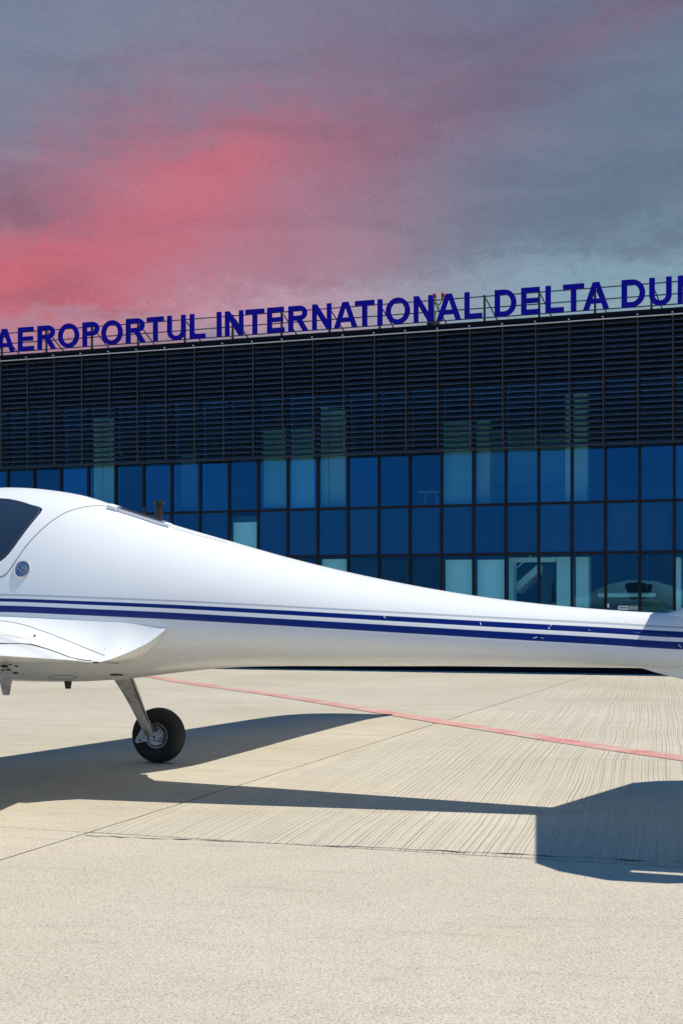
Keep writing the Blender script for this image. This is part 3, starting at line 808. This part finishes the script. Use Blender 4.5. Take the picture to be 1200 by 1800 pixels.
patch('cockpit_window', [(-330, 985), (-290, 950), (-240, 915), (-190, 895), (-155, 886), (-143, 895), (-143, 985), (-155, 1000), (-200, 1006), (-270, 1008), (-320, 1004)], 'window_tint', fus, .003, edge=.004)
# filler cap on the flank
h, nn = hit(39, 1001)
def cap_at(h, nn, s=1):
    h = Vector((h.x, h.y*s, h.z)); nn = Vector((nn.x, nn.y*s, nn.z))
    q = nn.to_track_quat('Y', 'Z').to_matrix().to_4x4()
    M = Matrix.Translation(h) @ q
    o = lathe([(.0005, .006), (.030, .006), (.033, .004), (.050, .004), (.056, .003), (.058, -.006)], 36, M=M).build('filler_cap', 'cap_blue', fus, False)
    mb = MB().grid([[M @ Vector(((.059+.006*math.cos(b))*math.cos(t), .002+.006*math.sin(b), (.059+.006*math.cos(b))*math.sin(t))) for b in [2*math.pi*j/8 for j in range(8)]] for t in [2*math.pi*k/40 for k in range(41)]], closed=True)
    mb.build('cap_ring', 'gear_paint', o, True)
    mb = MB()
    for r in (.018, .032):
        mb.grid([[M @ Vector(((r+.0025*math.cos(b))*math.cos(t), .006+.0025*math.sin(b), (r+.0025*math.cos(b))*math.sin(t))) for b in [2*math.pi*j/6 for j in range(6)]] for t in [2*math.pi*k/30 for k in range(31)]], closed=True)
    mb.build('cap_groove', 'sticker_grey', o)
    for t in (90, 215, 325):
        p = Vector((.050*math.cos(R(t)), .005, .050*math.sin(R(t)))); MB().tube([M @ (p-Vector((0, .003, 0))), M @ (p+Vector((0, .002, 0)))], .0045, 8).build('screw', 'black', o)
    MB().box((-.008, .005, -.018), (.010, .014, .012), M).build('latch', 'brushed', o)
    MB().tube([M @ Vector((-.012, .012, -.012)), M @ Vector((.014, .012, .014))], .004, 6).build('key_slot', 'black', o)
cap_at(h, nn, 1)
# canopy rail on the spine
h0, n0_ = hit(205, 896.5); h1, n1_ = hit(290, 924)
def bar(pa, pb, na, w, hgt, name, m, parent, lift=0):
    d = (pb-pa); L = d.length; d.normalize(); up = (na-d*na.dot(d)).normalized(); sd = d.cross(up)
    M = Matrix((( d.x, sd.x, up.x, pa.x), (d.y, sd.y, up.y, pa.y), (d.z, sd.z, up.z, pa.z), (0, 0, 0, 1)))
    o = MB().box((0, -w/2, -.02), (L, w/2, hgt)).build(name, m, parent); 
    for v in o.data.vertices: v.co = M @ (v.co+Vector((0, 0, lift)))
    bevel(o, .003); return M, L
up = (n0_+n1_).normalized()
railo = empty('canopy_rail', (0, 0, 0)); railo.parent = fus
M, L = bar(h0, h1, up, .044, .026, 'rail_body', 'brushed', railo)
for yy in (-.013, 0, .013):
    MB().tube([M @ Vector((.03, yy, .027)), M @ Vector((L-.03, yy, .027))], .0028, 6).build('groove', 'gasket', railo)
MB().box((-.06, -.022, -.015), (.02, .030, .026), M).build('rail_end', 'wing_paint', railo)
MB().box((L, -.020, -.02), (L+.04, .022, .022), M).build('rail_end', 'wing_paint', railo)
MB().tube([M @ Vector((.022, -.02, .012)), M @ Vector((.022, .019, .014))], .010, 10).build('pin', 'black', railo)
MB().tube([M @ Vector((L-.004, -.02, .010)), M @ Vector((L-.004, .019, .010))], .011, 10).build('pin', 'black', railo)
h, nn = hit(201, 893); MB().box((-.018, -.006, -.01), (.02, .006, .008), Matrix.Translation(h)).build('hinge_stop', 'black', fus)
MB().tube([M @ Vector((L+.04, .01, -.008)), M @ Vector((L+.075, .01, -.012))], .008, 8).build('rubber_stop', 'black', railo)
# small aerials on the spine, standing past the crest
def spine(px, w, py_top, r, name, m, capr=None):
    a = a_of(px, w); 
    hh = fb.ray_cast(Vector((a, w, 4)), Vector((0, 0, -1)))[0]
    _, zt_ = az_of(px, py_top, w)
    mb = MB().tube([hh-Vector((0, 0, .02)), Vector((a, w, zt_))], r, 16)
    if capr: mb.tube([Vector((a, w, zt_-.012)), Vector((a, w, zt_+.004))], capr, 16)
    return mb.build(name, m, fus)
spine(279.5, .10, 882, .029, 'vent_mast', 'black', .042)
spine(253, .05, 893, .007, 'aerial_stub', 'black', .011)
# belly items
def blade_below(px, w, y1, cw0, cw1, name, m, thick=.012, y0=1190):
    a, z1_ = az_of(px, y1, w); hh = fb.ray_cast(Vector((a, w, 0)), Vector((0, 0, 1)))[0]; zt_ = hh.z+.03
    mb = MB().prism([(a-cw0/2, zt_), (a+cw0/2, zt_), (a+cw1*.6, z1_), (a-cw1*.4, z1_)], lambda u, v, hgt: (u, w+hgt, v), -thick/2, thick/2)
    return bevel(mb.build(name, m, fus), .003)
blade_below(10, -.05, 1222, .105, .04, 'belly_aerial', 'gear_paint', .03)
blade_below(119, -.10, 1211, .062, .035, 'belly_aerial', 'stain', .02)
a, z = az_of(125, 1195, -.12); MB().tube([(a, -.12, z+.02), (a, -.12, z-.035)], .004, 6).build('drain_pipe', 'black', fus)
def ringline(cx, cy, rx, ry, r, m, nm, a0=0, a1=360):
    pts = [(cx+rx*math.cos(R(t)), cy+ry*math.sin(R(t))) for t in range(a0, a1+1, 12)]
    skinline(nm, pts, r, m, fus, skin)
ringline(110, 1190.5, 25, 3.2, .0022, 'gasket', 'inspection_cover')
def spot(px, py, rx, ry, m, nm, tree=skin):
    pts = []
    for k in range(16):
        j = random.uniform(.75, 1.15); h, nn = hit(px+rx*j*math.cos(k*math.pi/8), py+ry*j*math.sin(k*math.pi/8), tree)
        if h is None: return
        pts.append(h+nn*.0025)
    mesh_obj(nm, pts, [list(range(16))], m, fus)
spot(205, 1186, 12, 1.8, 'stain', 'oil_stain')
for x, y, rx, ry in ((36, 1160, 2.2, 1), (29, 1171, 3.4, 1.4), (27, 1183, 5.5, 1.6), (8, 1171, 8, 3.0), (2, 1165, 6, 2.4), (15, 1177, 5, 1.8), (5, 1178, 4, 1.5), (18, 1168, 3, 1)): spot(x, y, rx, ry, 'stain', 'oil_stain')
for x0, y0, x1, y1, r_ in ((673, 1080, 675, 1085, .003), (675, 1085, 678, 1086, .002), (844, 1095, 845, 1099, .003), (963, 1103, 966, 1106, .0025), (966, 1101, 969, 1099, .002), (1034, 1107, 1037, 1108, .0015), (936, 1122, 944, 1120, .0018), (950, 1121, 955, 1122, .0012), (1192, 1133, 1197, 1138, .0025)):
    skinline('paint_chip', [(x0, y0), ((x0+x1)/2, (y0+y1)/2+.3), (x1, y1)], r_, 'wing_paint', fus, n=4)
xq = 1114
while xq < 1190:      # faint worn lettering on the stripe, no longer readable
    hh_ = random.uniform(2.0, 3.2); sl_ = random.choice((-1.2, 0, .8, 1.5)); yq = 1108.5+(xq-1114)*.085+3.5
    skinline('worn_lettering', [(xq, yq+hh_/2), (xq+sl_/2, yq), (xq+sl_, yq-hh_/2)], .0009, 'cap_blue', fus, n=3); xq += random.uniform(2.4, 4.6)
# seam over the fairing and wing root
skinline('panel_gap', [(-30, 1088), (0, 1091), (40, 1098), (90, 1115), (140, 1135), (184, 1153)], .0022, 'gasket', plane, skin2)
skinline('panel_gap', [(-30, 1132), (0, 1133), (45, 1134), (64, 1137), (95, 1147), (125, 1158), (150, 1162.5), (172, 1163.5)], .005, 'black', plane, skin2, off=.005)
h, nn = hit(61, 1119, skin2)
if h: MB().tube([h-nn*.01, h+nn*.012], .006, 8).build('static_port', 'black', plane)

# fin, tailplane, ventral fin
def plate2(name, poly, thick, m, parent, plane_='xz', off=0, bev=.01):
    ax = (lambda u, v, h: (u, off+h, v)) if plane_ == 'xz' else (lambda u, v, h: (u, v, off+h))
    o = MB().prism(poly, ax, -thick/2, thick/2).build(name, m, parent); bevel(o, bev, 3); return o
ZS = 1.96; AL = 3.43+k_a*ZS
def finrows(prof, name, m, parent, tfun=lambda c: .11*c):
    rows = []
    for z, le, te in prof:
        c = te-le; row = []
        xs_ = [.5-.5*math.cos(math.pi*k/10) for k in range(11)]
        y = lambda x: 5*(tfun(c)/c)*c*(.2969*math.sqrt(x)-.126*x-.3516*x*x+.2843*x**3-.1015*x**4)
        row = [Vector((le+c*x, y(x), z)) for x in xs_[::-1]]+[Vector((le+c*x, -y(x), z)) for x in xs_[1:-1]]
        rows.append(row)
    mb = MB().grid(rows, closed=True); k = len(rows[0]); mb.f.append(list(range(k))); mb.f.append([(len(rows)-1)*k+j for j in range(k)][::-1])
    return mb.build(name, m, parent, True)
aF, zF = az_of(1150, 1080)
prof = [(zF-.14, aF-.10, 5.3), (zF-.012, aF-.05, 5.3)]
for px, py in ((1166, 1078), (1180, 1075.5), (1192, 1072), (1203, 1066), (1214, 1055), (1225, 1038), (1240, 1010)):
    a, z = az_of(px, py); prof.append((z, a, 5.32))
prof += [(1.5, az_of(1262, 960)[0], 5.36), (1.75, AL-.05, 5.45), (ZS, AL+.02, 5.5)]
finrows(prof, 'fin', 'wing_paint', plane, lambda c: min(.12, .10*c+.012))
plate2('rudder', [(5.33, 1.2), (5.65, 1.15), (5.80, 1.9), (5.52, 1.93)], .05, 'wing_paint', plane)
pl = [(0, 0), (.35, 1.63), (.50, 1.80), (.74, 1.93), (.80, 1.94)]
stab = [(AL+a, w) for a, w in pl]+[(AL+a, -w) for a, w in pl[::-1]][:-1]
plate2('tailplane', stab, .07, 'wing_paint', plane, 'xy', ZS, .02)
plate2('elevator', [(AL+.803, -1.66), (AL+.803, 1.66), (AL+1.14, 1.64), (AL+1.16, 0), (AL+1.14, -1.64)], .05, 'wing_paint', plane, 'xy', ZS, .012)
for s in (-1, 1):
    plate2('elevator_horn', [(AL+.803, s*1.70), (AL+.803, s*1.935), (AL+1.0, s*1.92), (AL+1.12, s*1.86), (AL+1.15, s*1.70)][::s], .05, 'wing_paint', plane, 'xy', ZS, .012)
vf = [az_of(1120, 1172), az_of(1150, 1181.5), az_of(1175, 1188), az_of(1200, 1194.5), az_of(1240, 1204), (5.5, .70), (5.62, 1.05)]
plate2('ventral_fin', [vf[0]]+vf[1:]+[(4.3, 1.05)], .05, 'wing_paint', plane, 'xz', 0, .018)

# landing gear
def wheel(parent, loc, side, R0=.222, wd=.155, name='wheel'):
    e = empty(name, loc); e.parent = parent
    pr = [(.105, -.052), (.135, -.066), (.168, -.076), (.195, -.073), (.212, -.058), (.2205, -.036), (.2225, -.02), (.2195, -.018), (.2195, -.014), (.223, -.012), (.223, .012), (.2195, .014), (.2195, .018), (.2225, .02), (.2205, .036), (.212, .058), (.195, .073), (.168, .076), (.135, .066), (.105, .052)]
    k_ = R0/.223
    t = lathe([(r*k_, h*wd/.155) for r, h in pr], 56).build('tyre', 'rubber', e, True)
    bm = bmesh.new(); bm.from_mesh(t.data)
    for v in bm.verts:
        if v.co.z < -R0+.008: v.co.z = -R0+.008
    bm.to_mesh(t.data); bm.free()
    lathe([(.001, side*.02), (.05, side*.02), (.06, side*.03), (.09, side*.028), (.098, side*.048), (.106, side*.056), (.108, -side*.05), (.09, -side*.045), (.085, -side*.03), (.001, -side*.03)], 40).build('rim', 'alu', e, True)
    s = -side      # brake sits inboard
    lathe([(.045, s*.046), (.078, s*.046), (.078, s*.054), (.045, s*.054), (.045, s*.046)], 36).build('brake_disc', 'brushed', e)
    for k in range(6):
        t_ = k*math.pi/3; MB().tube([(.033*math.cos(t_), s*.035, .033*math.sin(t_)), (.033*math.cos(t_), s*.062, .033*math.sin(t_))], .006, 6).build('wheel_bolt', 'alu', e)
    MB().tube([(0, s*.02, 0), (0, s*.09, 0)], .022, 12).build('axle', 'gear_paint', e)
    mb = MB().prism([(.012, .03), (.05, .055), (.075, .04), (.08, -.01), (.055, -.05), (.02, -.04)], lambda u, v, h: (u, h, v), s*.058, s*.092); bevel(mb.build('caliper', 'alu', e), .005)
    for x, z in ((.062, .03), (.066, -.012), (.048, -.038)): MB().tube([(x, s*.09, z), (x, s*.099, z)], .007, 8).build('caliper_bolt', 'black', e)
    return e
def main_gear(side):
    lg = empty('landing_gear', (0, 0, 0)); lg.parent = plane
    hz = .222
    hubw = 1.45*side
    wheel(lg, (0, hubw, hz), side)
    top = Vector((.0, side*(.80 if side > 0 else 1.08), .78)); bot = Vector((-.035, side*1.345, .235))
    rows = []
    for k in range(9):
        t = k/8; p = top.lerp(bot, t); p.z += .03*math.sin(math.pi*t)
        hwl = .098*(1-t)+.034*t; th = .020*(1-t)+.016*t
        nrm = Vector((0, side*.70, .71)).normalized()
        row = []
        for c in range(12):
            q = 2*math.pi*c/12; row.append(p+Vector((1, 0, 0))*hwl*math.copysign(abs(math.cos(q))**.5, math.cos(q))+nrm*th*math.copysign(abs(math.sin(q))**.8, math.sin(q)))
        rows.append(row)
    mb = MB().grid(rows, closed=True); mb.f.append(list(range(12))); mb.f.append([96+j for j in range(12)][::-1]); mb.build('gear_leg', 'gear_paint', lg, True)
    MB().tube([top+Vector((.09, 0, -.02)), bot+Vector((.03, 0, .02))], .006, 6).build('brake_pipe', 'gasket', lg)
    s = -side; y0 = hubw+s*.092
    mb = MB().prism([(-.03, .125), (.005, .05), (.035, .01), (.025, -.028), (-.02, -.034), (-.145, -.062), (-.165, -.050), (-.158, -.022), (-.105, .055), (-.075, .125)], lambda u, v, h: (u, y0+h, hz+v), -.004*1, .004); bevel(mb.build('torque_plate', 'alu', lg), .0015)
    for x, z in ((-.118, -.035), (-.045, .0), (-.045, -.024), (-.01, .02), (.008, -.005)):
        MB().tube([(x, y0-.0, hz+z), (x, y0+s*.009, hz+z)], .009, 8).build('plate_hole', 'black', lg)
    MB().tube([bot+Vector((0, -side*.02, .02)), Vector((.01, hubw+s*.07, hz))], .018, 8, rs=[.026, .018]).build('axle_fitting', 'alu', lg)
main_gear(1); main_gear(-1)
ng = empty('nose_gear', (0, 0, 0)); ng.parent = plane
wheel(ng, (-1.72, 0, .18), 1, .18, .12)
MB().tube([(-2.2, 0, .82), (-1.95, 0, .45), (-1.72, .085, .18)], .03, 10).build('nose_leg', 'gear_paint', ng)
# spinner and propeller
lathe([(.001, 0), (.06, .05), (.11, .14), (.15, .26), (.165, .34)], 32, M=Matrix.Translation((-3.39, 0, 1.26)) @ Matrix(((0, 1, 0, 0), (1, 0, 0, 0), (0, 0, 1, 0), (0, 0, 0, 1)))).build('spinner', 'wing_paint', plane, True)
for k in range(3):
    t = R(90+120*k); e = Vector((0, math.cos(t), math.sin(t))); f_ = Vector((0, -math.sin(t), math.cos(t)))
    rows = []
    for r, c, tw in ((.1, .05, 60), (.25, .065, 45), (.5, .075, 30), (.75, .06, 22), (.9, .03, 18)):
        ct, st_ = math.cos(R(tw)), math.sin(R(tw)); dd = f_*ct+Vector((1, 0, 0))*st_; nn = Vector((1, 0, 0))*ct-f_*st_
        P = Vector((-3.15, 0, 1.26))+e*r
        rows.append([P+dd*c*math.cos(R(q))+nn*.010*math.sin(R(q)) for q in range(0, 360, 30)])
    mb = MB().grid(rows, closed=True); mb.f.append([48+j for j in range(12)]); mb.build('propeller_blade', 'black', plane, True)
